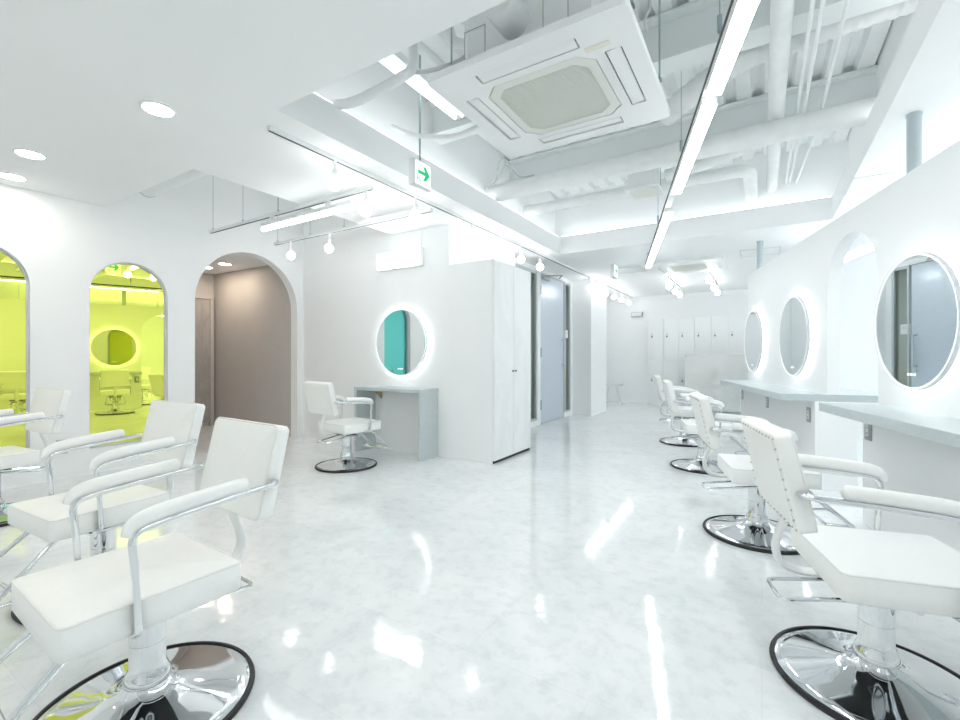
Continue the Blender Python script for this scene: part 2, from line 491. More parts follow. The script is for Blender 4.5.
# ------------------------------------------------------------------ entrance door and side lights
b = MB(); b.bx(-2.975, -2.935, 6.47, 7.45, .012, 2.35, .003)
door = structure(b.build('door_1', 'door', smooth=0))
def hz(y, z):
    b = MB(); b.bx(-2.936, -2.918, y-.012, y+.012, z-.075, z+.075, .003); b.build('hinge', 'black', door)
for z in (.30, 1.12, 2.1): hz(6.475, z)
b = MB()
b.tube(fillet([(-2.935, 7.37, .92), (-2.88, 7.37, .92), (-2.88, 7.37, 1.36), (-2.935, 7.37, 1.36)], .012), .013)
b.build('door_handle', 'chrome_satin', door)
b = MB(); b.lathe([(.02, 0), (.02, .012)], 16, (-2.935, 7.39, .86), 'x'); b.build('lock', 'chrome_satin', door)
b = MB(); b.bx(-2.935, -2.88, 6.52, 6.75, 2.27, 2.33, .006)
b.tube([(-2.90, 6.66, 2.34), (-2.76, 6.95, 2.375), (-2.90, 7.18, 2.375)], .011, 8)
b.build('door_closer', 'socketplate', door)
def sidelight(n, y0, y1):
    b = MB()
    b.bx(-3.0, -2.925, y0, y0+.03, .08, 2.36); b.bx(-3.0, -2.925, y1-.03, y1, .08, 2.36)
    b.bx(-3.0, -2.925, y0+.03, y1-.03, 2.32, 2.36); b.bx(-3.0, -2.925, y0+.03, y1-.03, .08, .11)
    o = structure(b.build('window_%d' % n, 'laminate', smooth=0))
    b = MB(); b.bx(-2.968, -2.958, y0+.03, y1-.03, .11, 2.32); b.build('pane', 'glass', o, smooth=0)
sidelight(1, 5.31, 6.34)
sidelight(2, 7.48, 7.76)
t = thing('intercom', 'small white intercom box on the glass beside the entrance door', 'intercom', (-2.95, 7.52, 1.45))
b = MB(); b.bx(0, .045, -.045, .075, -.07, .07, .006); b.build('housing', 'white_plastic', t)
b = MB(); b.bx(.045, .048, -.02, .05, 0, .045); b.build('speaker_grille', 'grille', t)
t = thing('exit_light', 'green lit exit box seen through the glass beyond the marble closet', 'exit sign', (-5.10, 7.0, 2.0))
b = MB(); b.bx(0, .05, -.2, .2, -.08, .08, .004); b.build('housing', 'white_plastic', t)
b = MB(); b.bx(.05, .056, -.19, .19, -.07, .07); b.build('sign_face', 'greenrun', t)
t = thing('lobby_shelf', 'white box cabinet on the wooden lobby floor behind the entrance glass', 'cabinet', (-4.9, 4.95, .012))
b = MB(); b.bx(-.18, .18, -.35, .35, 0, .75, .004); b.build('body', 'white_plastic', t)
b = MB(); b.bx(-.2, .2, -.37, .37, .75, .78, .004); b.build('top', 'white_plastic', t)
t = thing('lobby_fill', 'added flat panel lamp brightening the lobby outside the entrance door', 'ceiling light', (-4.1, 6.2, 2.399))  # panel added to brighten the lobby behind the glass
b = MB(); b.bx(-.17, .17, -.62, .62, 0, .03); b.build('body', 'white_plastic', t, 0)
b = MB(); b.bx(-.15, .15, -.6, .6, -.02, 0); b.build('diffuser', 'lobbyfill', t, 0)

# ------------------------------------------------------------------ dichroic arch mirrors
for (a, c), lab in zip(AR, ('arched yellow mirror cut off by the picture edge, second from the doorway',
                            'arched yellow mirror in the white wall, next to the arched doorway')):
    t = thing('arch_mirror', lab, 'mirror', (XL, (a+c)/2, .22), 0, 'arched coloured mirrors')
    y0, y1 = -(c-a)/2, (c-a)/2
    me = fill([arch(y0+.012, y1-.012, .012, 1.735-.012)], -.07, -.058, fY)
    mesh_obj('mirror_panel', me, 'dichroic', t, 0).rotation_euler.z = -.04
    b = MB(); o_ = arch(y0, y1, 0, 1.735); i_ = arch(y0+.014, y1-.014, .014, 1.735-.014)
    b.ring(o_, i_, fY, -.128, -.04); b.build('frame', 'frame', t, smooth=30)
    me = fill([arch(y0+.014, y1-.014, .014, 1.735-.014)], -.128, -.095, fY)
    mesh_obj('backing', me, 'white_plastic', t, 0)

# ------------------------------------------------------------------ back-lit round mirrors
def lit_mirror(f, c, r, label, sgn):
    """f maps (u,v,w) with w out of the wall"""
    o0 = f(c[0], c[1], 0)
    t = thing('round_mirror', label, 'mirror', o0, 0, 'round mirrors with a glowing halo')
    ff = lambda u, v, w: Vector(f(c[0]+u, c[1]+v, w)) - Vector(o0)
    n = 72
    me = fill([circle((0, 0), r-.0165, n)], .040, .046, ff); mesh_obj('mirror_glass', me, 'mirror', t, 0)
    b = MB(); b.ring(circle((0, 0), r, n), circle((0, 0), r-.0035, n), ff, .030, .052); b.build('rim', 'frame', t, 30)
    b = MB(); b.ring(circle((0, 0), r-.0036, n), circle((0, 0), r-.016, n), ff, .030, .050); b.build('light_edge', 'frost', t, 30)
    me = fill([circle((0, 0), r-.0165, n)], .031, .038, ff); mesh_obj('backing', me, 'white_plastic', t, 0)
    b = MB(); b.ring(circle((0, 0), r-.018, n), circle((0, 0), r-.030, n), ff, .006, .030); b.build('light_ring', 'halo', t, 30)
    b = MB(); b.ring(circle((0, 0), r*.55, 48), circle((0, 0), r*.5, 48), ff, .0005, .031); b.build('mount', 'white_plastic', t, 30)
    b = MB()
    for q in (-.028, 0, .028): b.prism(circle((q, -r+.085), .008, 12), ff, .046, .0475)
    b.build('touch_buttons', 'signface', t, 30)
    return t
MR = .37
lit_mirror(fR, (2.547, 1.24), MR, 'largest round mirror, over the near counter, reflecting the entrance door', 1)
lit_mirror(fR, (4.32, 1.24), MR, 'round mirror with glowing halo just beyond the arch in the partition', 1)
lit_mirror(fR, (5.63, 1.24), MR, 'narrow round mirror at the far end of the partition, beside the lockers', 1)
fM = lambda u, v, w: (u, YM - w, v)
lit_mirror(fM, (-3.395, 1.21), MR+.005, 'round mirror above the small grey desk, reflecting a turquoise panel', 1)

# ------------------------------------------------------------------ grey desk under the mirror
t = thing('desk', 'small grey waterfall desk against the wall under the turquoise reflecting mirror', 'desk', (-3.375, YM-.15, 0))
for xs in (-.455, .455):
    b = MB(); b.bx(xs-.017, xs+.017, -.145, .145, 0, .685, .002); b.build('side_panel', 'laminate', t, 0)
b = MB(); b.bx(-.475, .475, -.15, .148, .685, .72, .002); b.build('desktop', 'laminate', t, 0)
b = MB(); b.prism([(-.02, .685), (.10, .685), (.10, .58)], lambda u, v, w: (w, u, v), -.31, -.29); b.build('bracket', 'wood', t, 0)

# ------------------------------------------------------------------ marble closet
t = thing('closet', 'tall white closet with marble-look doors standing at the wall corner', 'closet', (-2.49, 4.23, 0))
b = MB(); b.bx(-.2695, .25, -.41, .41, 0, 2.01); b.build('body', 'wall', t, 0)
b = MB(); b.bx(.2505, .258, -.406, .408, 0, .03); b.build('plinth', 'darkline', t, 0)
for y0, y1, hy in ((-.408, -.003, -.03), (.003, .408, .03)):
    b = MB(); b.bx(.2515, .272, y0, y1, .03, 2.01, .0015); d = b.build('door', 'marble_door', t, 0)
    b = MB(); b.bx(.272, .288, hy-.012, hy+.012, .898, .91, .002); b.build('handle', 'black', d)

# ------------------------------------------------------------------ lockers
LX, LY, LW = -2.10, 10.33, .305
for i in range(8):
    place = ('at the end by the blank wall', 'second from the blank wall', 'third from the blank wall', 'fourth from the blank wall',
             'fifth from the blank wall', 'sixth from the blank wall', 'seventh, half behind the mirror partition', 'last of the row, behind the mirror partition')[i]
    t = thing('locker', 'white two-door locker unit in the back row, ' + place, 'locker', (LX+LW*(i+.5), LY, 0), 0, 'white lockers along the back wall')
    b = MB(); b.bx(-LW/2+.001, LW/2-.001, .002, .365, 0, 1.88); b.build('body', 'white_metal', t, 0)
    for z0, z1 in ((.04, .955), (.985, 1.865)):
        b = MB(); b.bx(-LW/2+.003, LW/2-.003, -.016, 0, z0, z1, .002); d = b.build('door', 'white_metal', t, 0)
        b = MB(); zc = z0 + .56; b.bx(-LW/2+.055, -LW/2+.085, -.026, -.016, zc-.085, zc+.02, .004); b.build('lock', 'chrome_satin', d)
        b = MB(); b.lathe([(.014, -.03), (.014, -.026)], 12, (-LW/2+.07, 0, zc-.055), 'y'); b.build('keyhole', 'black', d)

# ------------------------------------------------------------------ reception counter
t = thing('reception_counter', 'glossy pale reception counter in front of the lockers', 'counter', (-.33, 9.62, 0))
b = MB(); b.bx(-.93, 1.1, -.12, .18, .04, 1.09, .002); b.build('front_panel', 'reception', t, 0)
b = MB(); b.bx(-.945, 1.12, -.14, .25, 1.09, 1.115, .003); b.build('top', 'white_plastic', t, 0)
b = MB(); b.bx(-.90, 1.08, -.09, .15, 0, .04); b.build('plinth', 'laminate', t, 0)

# ------------------------------------------------------------------ salon chair
def rounded_slab(w, d, h, r, cr, seg=4):
    """cushion: rounded-corner plan w x d, height h, edge radius r, centred in plan, base at z=0; slight crown on top"""
    b = MB()
    def layer(off, z):
        return [b.bm.verts.new((x, y, z)) for x, y in rrect(-w/2+off, w/2-off, -d/2+off, d/2-off, max(cr-off, .004), 6)]
    prof = [(r*.5, 0), (0, r*.5)]
    prof += [(0, h*.5)]
    for k in range(seg+1):
        a = PI/2*k/seg
        prof.append((r-r*math.cos(a), h-r+r*math.sin(a)))
    prof += [(r+.03, h+.003), (min(w, d)*.28, h+.007)]
    L_ = [layer(o, z) for o, z in prof]
    n = len(L_[0])
    for i in range(len(L_)-1):
        for k in range(n): b.bm.faces.new((L_[i][k], L_[i][(k+1) % n], L_[i+1][(k+1) % n], L_[i+1][k]))
    b.bm.faces.new(L_[0][::-1]); b.bm.faces.new(L_[-1])
    return b
def make_chair(label):
    t = thing('salon_chair', label, 'chair', (0, 0, 0), 0, 'white salon chairs on round chrome bases')
    # base
    b = MB()
    prof = [(.0, .004), (.272, .004), (.279, .011), (.272, .017), (.24, .023), (.18, .033), (.125, .046), (.09, .058), (.066, .072), (.056, .09), (.0, .09)]
    b.lathe(prof, 64); base = b.build('base', 'chrome', t, 40)
    b = MB(); n = 64
    rp = [(.273, .0), (.286, .0), (.290, .008), (.286, .016), (.276, .018), (.273, .0)]
    b.lathe(rp, n, cap=False); b.build('rubber_rim', 'black', base, 50)
    # post
    b = MB()
    b.lathe([(.0, .085), (.060, .085), (.062, .094), (.055, .110), (.047, .13), (.0455, .20), (.0, .20)], 40)
    b.lathe([(.0, .203), (.047, .203), (.047, .322), (.0, .322)], 40)
    b.lathe([(.0, .199), (.0415, .199), (.0415, .204), (.0, .204)], 40)
    post = b.build('hydraulic_post', 'chrome', t, 40)
    b = MB(); b.box((0, 0, .331), (.20, .26, .020), .004); b.build('seat_plate', 'black', t)
    # pump lever loop
    b = MB()
    loop = fillet([(-.072, .07, .288), (-.070, -.03, .296), (-.07, -.29, .262), (.07, -.29, .262), (.070, -.03, .296), (.072, .07, .288)], .03)
    b.tube(loop, .0065, 10)
    lev = b.build('pump_lever', 'chrome', t)
    b = MB(); b.tube([(-.088, .07, .288), (.088, .07, .288)], .012, 12); b.build('lever_hub', 'chrome', lev)
    # seat
    SW, SD, ST, SY, SZ = .43, .43, .085, .04, .341
    b = rounded_slab(SW, SD, ST, .012, .022)
    for v in b.bm.verts: v.co += Vector((0, SY, SZ))
    seat = b.build('seat', 'vinyl', t, 50)
    b = MB()
    pr = [(x, y+SY, SZ+ST-.004) for x, y in rrect(-SW/2+.003, SW/2-.003, -SD/2+.003, SD/2-.003, .020, 6)]
    b.tube(pr+[pr[0], pr[1]], .0034, 8, cap=False); b.build('piping', 'piping', seat)
    # backrest
    rot = Matrix.Rotation(math.radians(13), 4, 'X')
    def place(b, zc=.670, yc=-.285):
        for v in b.bm.verts:
            x, y, z = v.co
            p = rot @ Vector((x, z, y))      # slab thickness along +y (front)
            v.co = Vector((p.x, p.y+yc, p.z+zc))
    BW, BH = .405, .306
    b = rounded_slab(BW, BH, .052, .012, .022)
    for v in b.bm.verts: v.co.z -= .026
    place(b)
    bmesh.ops.reverse_faces(b.bm, faces=b.bm.faces)
    back = b.build('backrest', 'vinyl', t, 50)
    b = MB()
    pr = [(x, y, .026-.004) for x, y in rrect(-BW/2+.003, BW/2-.003, -BH/2+.003, BH/2-.003, .020, 6)]
    b.tube(pr+[pr[0], pr[1]], .0034, 8, cap=False); place(b); b.build('piping', 'piping', back)
    b = MB()
    b.prism(rrect(-BW/2+.022, BW/2-.022, -BH/2+.02, BH/2-.02, .015, 4), fZ, -.0285, -.025); place(b); b.build('back_panel', 'vinyl_back', back, 0)
    b = MB()
    pts = []
    ex, ey = BW/2-.014, BH/2-.014
    for k in range(12):
        q = -ex+2*ex*k/11; pts += [(q, ey), (q, -ey)]
    for k in range(1, 9):
        q = -ey+2*ey*k/9; pts += [(-ex, q), (ex, q)]
    for px, py in pts:
        b.lathe([(.0, -.0315), (.0024, -.031), (.0036, -.0292), (.0036, -.025)], 8, (px, py, 0))
    place(b); b.build('edging_stud', 'stud', back, 60)
    # bracket joining seat and back: a flat white strip bent in an S
    b = MB()
    cp = smoothpath([(0, -.13, .336), (0, -.21, .334), (0, -.262, .352), (0, -.282, .40), (0, -.272, .455), (0, -.253, .51), (0, -.256, .54)], 6)
    b.tube(cp, .012, 10)
    for v in b.bm.verts: v.co.x *= 1.9
    b.build('back_bracket', 'white_metal', t, 60)
    # arms
    for s in (-1, 1):
        X = .228*s
        path = fillet([(s*.10, .10, .333), (X, .10, .333), (X, .108, .50), (X, .118, .605), (X, .05, .617), (X, -.12, .632), (X, -.26, .641), (s*.206, -.278, .642)], .04, 7)
        b = MB(); b.tube(path, .0095, 12); arm = b.build('armrest', 'chrome', t, 60)
        b = MB()
        pp = [(X, .128, .600), (X, .118, .622), (X, .095, .636), (X, .05, .645), (X, -.03, .653), (X, -.10, .659), (X, -.165, .663), (X, -.18, .664)]
        sp = smoothpath(pp, 5)
        rad = []
        for i in range(len(sp)):
            q = i/(len(sp)-1)
            rad.append(.012+.0095*math.sin(min(q*2.4, 1)*PI/2) - (.009*max(0, (q-.88)/.12)))
        b.tube(sp, .025, 14, flat=.72, rad=rad); b.build('arm_pad', 'vinyl', arm, 60)
        b = MB(); b.lathe([(.011, -.010), (.011, .010)], 14, (s*.209, -.278, .642), 'x'); b.build('bolt', 'chrome', arm, 40)
    # footrest
    b = MB()
    fr = fillet([(-.10, .10, .333), (-.115, .19, .333), (-.155, .42, .135), (.155, .42, .135), (.115, .19, .333), (.10, .10, .333)], .03)
    b.tube(fr, .0095, 12)
    foot = b.build('footrest', 'chrome', t, 60)
    b = MB()
    b.tube(fillet([(-.145, .405, .14), (-.13, .30, .135), (.13, .30, .135), (.145, .405, .14)], .03), .0085, 10)
    b.build('foot_bar', 'chrome', foot, 60)
    return t
def face(deg_world):
    """rotation so that local +Y looks along world angle (deg, from +Y turning left)"""
    return math.radians(deg_world)
PHD = 14.74
chair0 = make_chair('white salon chair nearest the two arched yellow mirrors, at the front with its whole base in view')
GRP = 'white salon chairs on round chrome bases'
def at(lat, d): return cw(lat, d, 0)
CH = [
 (at(-1.0, 1.36), 178, 'large white salon chair standing before the arched doorway, its chrome base at the bottom edge'),
 (at(-1.70, 2.04), 184, 'white salon chair before the yellow mirror by the doorway, partly behind a bigger chair'),
 (at(-3.19, 2.95), 186, 'white salon chair cut off by the picture edge, before the outermost yellow mirror'),
 (at(-1.29, 4.37), -5, 'white salon chair drawn up to the small grey desk'),
 (at(1.275, 1.455), -90+PHD, 'large white salon chair at the near counter, its chrome base cut off below'),
 (at(1.642, 2.68), -90+PHD, 'white salon chair second along the mirror partition, showing its studded back'),
 (at(2.126, 4.31), -90+PHD, 'white salon chair third along the mirror partition, beside the far counter'),
 (at(2.51, 5.54), -90+PHD, 'white salon chair fourth along the mirror partition, at the far counter end'),
 (R(3.0, -.95), 90+PHD, 'white salon chair behind the partition, glimpsed through the arch'),
]
for i, (p, ang, lab) in enumerate(CH):
    if i == 0:
        chair0.location = p; chair0.rotation_euler = (0, 0, face(ang)); chair0['label'] = lab
    else: dup(chair0, p, face(ang), lab, GRP)

# ------------------------------------------------------------------ shell chair in the niche
t = thing('shell_chair', 'white moulded shell chair with wire legs behind the white pier', 'chair', (-2.72, 9.75, 0), math.radians(-80))
b = MB()
def shell(u, v):  # u -1..1 across, v 0..1 front to back and up
    if v < .55: y = .22-.40*v/.55; z = .44-.03*math.sin(v/.55*PI)
    else:
        q = (v-.55)/.45; y = -.18-.10*q; z = .44+.36*q**1.2
    w = .23-.03*v
    return Vector((u*w, y, z + .03*u*u*(1-v) + .015*u*u))
nu, nv = 12, 18
gv = [[b.bm.verts.new(shell(-1+2*i/nu, j/nv)) for i in range(nu+1)] for j in range(nv+1)]
for j in range(nv):
    for i in range(nu): b.bm.faces.new((gv[j][i], gv[j][i+1], gv[j+1][i+1], gv[j+1][i]))
r = bmesh.ops.solidify(b.bm, geom=list(b.bm.faces), thickness=.008)
b.build('shell', 'white_plastic', t, 60)
for sx, sy in ((-1, -1), (1, -1), (-1, 1), (1, 1)):
    b = MB(); b.tube([(sx*.10, sy*.08, .405), (sx*.20, sy*.19, 0.0)], .006, 8); b.tube([(sx*.10, sy*.08, .33), (0, sy*.13, .20), (sx*.16, sy*.14, .10)], .004, 6)
    b.build('leg', 'chrome_satin', t)

# ------------------------------------------------------------------ sockets
def socket(loc, rz, label):
    t = thing('wall_socket', label, 'socket', loc, rz, 'grey framed wall sockets')
    b = MB(); b.box((0, -.004, 0), (.075, .008, .12), .002); b.build('plate', 'socketplate', t)
    b = MB(); b.box((0, -.009, 0), (.032, .004, .07), .001); s = b.build('insert', 'socket', t)
    b = MB()
    for zz in (-.018, .018):
        for q in (-.006, .006): b.box((q, -.0113, zz), (.0025, .001, .010))
    b.build('slots', 'black', s, 0)
    return t
rzR = PHI - PI/2
socket(R(2.905, .081, .595), rzR, 'grey wall socket under the near counter, beside the arch')
socket(R(3.83, .081, .58), rzR, 'grey wall socket under the far counter, nearest the arch')
socket(R(4.92, .081, .58), rzR, 'grey wall socket under the middle of the far counter')
socket(R(5.92, .081, .58), rzR, 'grey wall socket at the lockers end of the far counter')
socket((XL+.001, 1.40, .275), PI/2, 'grey wall socket low on the arched wall between the yellow mirrors')

# ------------------------------------------------------------------ lamps
# main long track on the ceiling and its globe lamps
def track(name, p0, p1, label, drops=()):
    p0, p1 = Vector(p0), Vector(p1)
    d = (p1-p0); L_ = d.length; rz = math.atan2(d.y, d.x)
    t = thing('light_track', label, 'light track', p0, rz, 'white lighting tracks')
    b = MB(); b.bx(0, L_, -.017, -.006, -.016, .012); b.bx(0, L_, .006, .017, -.016, .012); b.bx(0, L_, -.006, .006, -.002, .012); b.build('rail', 'white_metal', t, 0)
    b = MB(); b.bx(.004, L_-.004, -.0075, .0075, -.0172, -.0162); b.build('slot', 'track_gap', t, 0)
    for x_, z_ in drops:
        b = MB(); b.tube([(x_, 0, .012), (x_, 0, z_)], .0025, 6); b.tube([(x_, 0, .010), (x_, 0, .03)], .010, 8); b.build('wire', 'rod', t)
    return t
TX = -2.5
track('main', (TX, 1.62, ZC-.012), (TX, 10.6, ZC-.012), 'long white lighting track running along the ceiling past the entrance')
T1Y, T2Y = 2.59, 3.27
track('a', (-5.04, T1Y, ZC-.035), (-2.62, T1Y, ZC-.035), 'white lighting track carrying the tube lamp, hung on wires below the recess', [(.06, .8), (.62, .8), (1.2, .8)])
track('b', (-4.92, T2Y, ZC-.035), (-2.56, T2Y, ZC-.035), 'white lighting track nearer the round mirror wall, hung on wires', [(.06, .8), (.65, .8), (1.2, .8)])
track('c', (-1.34, 8.1, ZC-.012), (-1.34, 9.6, ZC-.012), 'short white ceiling track before the lockers, on the entrance side')
track('d', (-.70, 8.0, ZC-.012), (-.70, 9.5, ZC-.012), 'short white ceiling track before the lockers, on the mirror partition side')
lamp0 = None
def lamp(loc, label):
    global lamp0
    if lamp0:
        return dup(lamp0, loc, 0, label, 'globe lamps on the lighting tracks')
    t = thing('globe_lamp', label, 'lamp', loc, 0, 'globe lamps on the lighting tracks')
    b = MB(); b.lathe([(0, 0), (.013, 0), (.013, -.035), (.006, -.037), (.006, -.062), (0, -.062)], 14); b.build('adapter', 'white_plastic', t)
    b = MB(); b.lathe([(0, -.056), (.017, -.058), (.019, -.066), (.019, -.115), (.0, -.115)], 16); b.build('lamp_holder', 'white_plastic', t)
    b = MB(); b.ball((0, 0, -.158), .046, 12); b.build('bulb', 'bulb', t, 180)
    lamp0 = t
    return t
ZT = ZC-.030
def yOn(px, X):   # y on a line of constant x seen at picture column px
    l = (px-480)/F; return X/(l*CA-SA)*(CA+l*SA)
def xOn(px, Y):
    l = (px-480)/F; return Y/(CA+l*SA)*(l*CA-SA)
order = ['nearest, above the tube lamp', 'second, beside the hanging arrow sign', 'third, above the closet edge', 'fourth, above the marble doors', 'fifth, near the door closer', 'sixth, over the entrance door',
         'seventh, first of the far cluster', 'eighth, second of the far cluster', 'ninth, third of the far cluster', 'tenth, fourth of the far cluster', 'eleventh, fifth of the far cluster', 'twelfth, last before the back wall']
for px, w in zip((335, 415, 472, 501, 521, 540, 590, 598, 606, 614, 621.5, 629), order):
    lamp((TX, yOn(px, TX), ZT+.002), 'glowing globe lamp on the long ceiling track, ' + w)
lamp((xOn(366, T1Y), T1Y, ZC-.053), 'glowing globe lamp beyond the end of the tube lamp')
lamp((xOn(291, T2Y), T2Y, ZC-.053), 'glowing globe lamp above the arched doorway corner')
lamp((xOn(329, T2Y), T2Y, ZC-.053), 'glowing globe lamp hanging before the round mirror wall, second from the corner')
for X, pxs, side in ((-1.34, (669, 675, 680), 'entrance side'), (-.70, (709, 714, 717.5), 'partition side')):
    for px, w in zip(pxs, ('front', 'middle', 'rear')):
        lamp((X, yOn(px, X), ZT+.002), '%s glowing globe lamp on the short track before the lockers, %s' % (w, side))

# tube lamp under track a
xa, xb = xOn(263, T1Y), xOn(353, T1Y)
t = thing('hanging_tube_lamp', 'glowing tube lamp hung under the track before the arched doorway', 'lamp', (xa, T1Y, ZC-.15))
Lt = xb-xa
b = MB(); b.tube([(0, 0, 0), (Lt, 0, 0)], .02, 16); b.build('tube', 'tube', t, 60)
b = MB(); b.bx(0, Lt, -.024, .024, .018, .055, .006); b.build('housing', 'white_metal', t)
for q in (.15, Lt-.3):
    b = MB(); b.bx(q-.03, q+.03, -.012, .012, .055, .10, .003); b.build('adapter', 'white_plastic', t)
# long pendant LED line, parallel to the partition
pa = cw(.93, 1.55, 2.30); 
def bar(d0, d1):
    l = lambda d: 1.607+.2975*(d-3.84)
    return cw(l(d0), d0, 2.30), cw(l(d1), d1, 2.30)
t = thing('pendant_bar', 'long glowing pendant bar hung in a line over the aisle', 'lamp', bar(-.3, 6.2)[0], 0)
o0 = t.location.copy()
a_, b_ = bar(-.3, 6.2)
u_ = (b_-a_).normalized(); s_ = Vector((u_.y, -u_.x, 0))
def obox(b, p0, p1, w0, w1, z0, z1):
    vs = [b.bm.verts.new(p + s_*w + Vector((0, 0, z)) - o0) for z in (z0, z1) for p, w in ((p0, w0), (p1, w0), (p1, w1), (p0, w1))]
    for f in ((3, 2, 1, 0), (4, 5, 6, 7), (0, 1, 5, 4), (1, 2, 6, 5), (2, 3, 7, 6), (3, 0, 4, 7)): b.bm.faces.new([vs[i] for i in f])
for d0, d1 in ((-.3, .85), (.92, 2.12), (2.21, 3.40), (3.86, 5.02), (5.04, 6.2)):
    p, q = bar(d0, d1)
    b = MB(); obox(b, p, q, -.033, .033, -.025, -.016); b.build('light_segment', 'led', t, 0)
    b = MB(); obox(b, p, q, -.034, .034, -.0155, .02); b.build('housing', 'white_metal', t, 0)
b = MB(); obox(b, a_, b_, -.036, .012, .022, .05); b.build('rail', 'white_metal', t, 0)
b = MB(); obox(b, a_, b_, -.039, -.036, .026, .046); b.build('rail_slot', 'track_gap', t, 0)
for d in (1.9, 3.0, 4.6, 6.0):
    p = bar(d, d+.01)[0]-o0 - s_*.02
    ztop = .95 if d < 5 else .13
    b = MB(); b.tube([p+Vector((0, 0, .05)), p+Vector((0, 0, ztop))], .0025, 6); b.tube([p+Vector((0, 0, .12)), p+Vector((0, 0, min(.19, ztop)))], .010, 8); b.build('wire', 'rod', t)
# bar lamp in the room behind the partition
t = thing('pendant_bar', 'glowing bar lamp behind the partition, seen at the top of the arch', 'lamp', R(4.9, -.75, 2.10), PHI)
b = MB(); b.bx(-.03, .03, -4.0, .75, -.02, .02); b.build('light_segment', 'backbar', t, 0)
b = MB(); b.bx(-.02, .02, -4.0, .75, .022, .05); b.build('rail', 'white_metal', t, 0)
for q in (-3.8, -1.6, .6):
    b = MB(); b.tube([(0, q, .05), (0, q, ZC-2.10)], .004, 6); b.build('wire', 'rod', t)

t = thing('pendant_bar', 'added glowing bar lamp deep in the room behind the partition', 'lamp', R(3.5, -2.3, 2.10), PHI)  # second bar, added to brighten the room beyond the arch
b = MB(); b.bx(-.03, .03, -2.5, 2.5, -.02, .02); b.build('light_segment', 'backbar', t, 0)
b = MB(); b.bx(-.02, .02, -2.5, 2.5, .022, .05); b.build('rail', 'white_metal', t, 0)
for q in (-2.2, 0, 2.2):
    b = MB(); b.tube([(0, q, .05), (0, q, ZC-2.10)], .004, 6); b.build('wire', 'rod', t)

t = thing('pendant_bar', 'added glowing bar lamp hidden behind the partition, over the side of the reception counter', 'lamp', (2.3, 9.2, 2.10), -PI/2)  # hidden bar added to brighten the back wall and lockers
b = MB(); b.bx(-.03, .03, -1.4, 1.4, -.02, .02); b.build('light_segment', 'led', t, 0)
b = MB(); b.bx(-.02, .02, -1.4, 1.4, .022, .05); b.build('rail', 'white_metal', t, 0)
for q in (-1.2, 1.2):
    b = MB(); b.tube([(0, q, .05), (0, q, ZC-2.10)], .004, 6); b.build('wire', 'rod', t)

# downlights
def downlight(x, y, z, label, mt, grp):
    t = thing('downlight', label, 'downlight', (x, y, z), 0, grp)
    b = MB(); b.ring(circle((0, 0), .085, 40), circle((0, 0), .072, 40), fZ, -.006, .004); b.build('trim_ring', 'white_plastic', t, 40)
    b = MB(); b.lathe([(0, -.003), (.0715, -.003), (.0715, .003), (0, .003)], 32); b.build('lens', mt, t, 40)
for (px, py), w in zip(((158, 109), (30, 154), (12, 176.5)), ('nearest the ceiling opening', 'middle one of three above the yellow mirrors', 'closest to the arched wall above the mirrors')):
    d = F*(ZC-HC)/(357-py); p = cw((px-480)/F*d, d)
    downlight(p.x, p.y, ZC, 'round recessed ceiling light, ' + w, 'down', 'ceiling downlights of the salon')
for x_, y_, w in ((-1.45, .95, 'over the front chair'), (-1.45, -.45, 'in the front row, over the picture taker'), (-2.85, -.45, 'in the front row, middle'), (-4.25, -.45, 'in the front row, by the arched wall')):  # downlights out of view, added for more light on the front chairs
    downlight(x_, y_, ZC, 'added out-of-view ceiling light ' + w, 'down', 'ceiling downlights of the salon')
downlight(-6.68, 3.38, 2.32, 'round warm downlight in the hall, deeper of the two', 'downwarm', 'warm downlights in the hall')
downlight(-6.22, 3.39, 2.32, 'round warm downlight in the hall, nearer to the arch', 'downwarm', 'warm downlights in the hall')

# lit acrylic box on the mirror wall
xq0, xq1 = xOn(380, YM), xOn(424, YM)
t = thing('wall_mounted_light_box', 'blazing white rectangular light box on the wall above the round mirror', 'light box', ((xq0+xq1)/2, YM, 2.13))
w = (xq1-xq0)/2
b = MB(); b.bx(-w, w, -.05, 0, -.10, .10, .006); b.build('housing', 'white_plastic', t)
b = MB(); b.bx(-w+.015, w-.015, -.058, -.0505, -.085, .085); b.build('lit_face', 'tube', t, 0)
b = MB(); b.tube([(w-.02, -.025, .10), (w-.02, -.025, .30)], .004, 8); b.build('conduit', 'white_plastic', t)
# cove light lines on the ledges of the ceiling opening
def cove(p0, p1, label):
    d = Vector(p1)-Vector(p0); t = thing('cove_light', label, 'cove light', p0, math.atan2(d.y, d.x), 'cove lights round the ceiling opening')
    b = MB(); b.bx(0, d.length, -.02, .02, 0.001, .02); b.build('channel', 'white_metal', t, 0)
    b = MB(); b.bx(.01, d.length-.01, -.012, .012, .021, .030); b.build('light_strip', 'cove', t, 0)
cove((TX0-.05, TY0, ZU), (TX0-.05, TY1, ZU), 'hidden light line on the entrance side ledge of the ceiling opening')
cove((TX0, TY1+.05, ZU), (TX1, TY1+.05, ZU), 'hidden light line on the far ledge of the ceiling opening')
cove((TX1+.05, TY0, ZU), (TX1+.05, TY1, ZU), 'hidden light line on the partition side ledge of the ceiling opening')

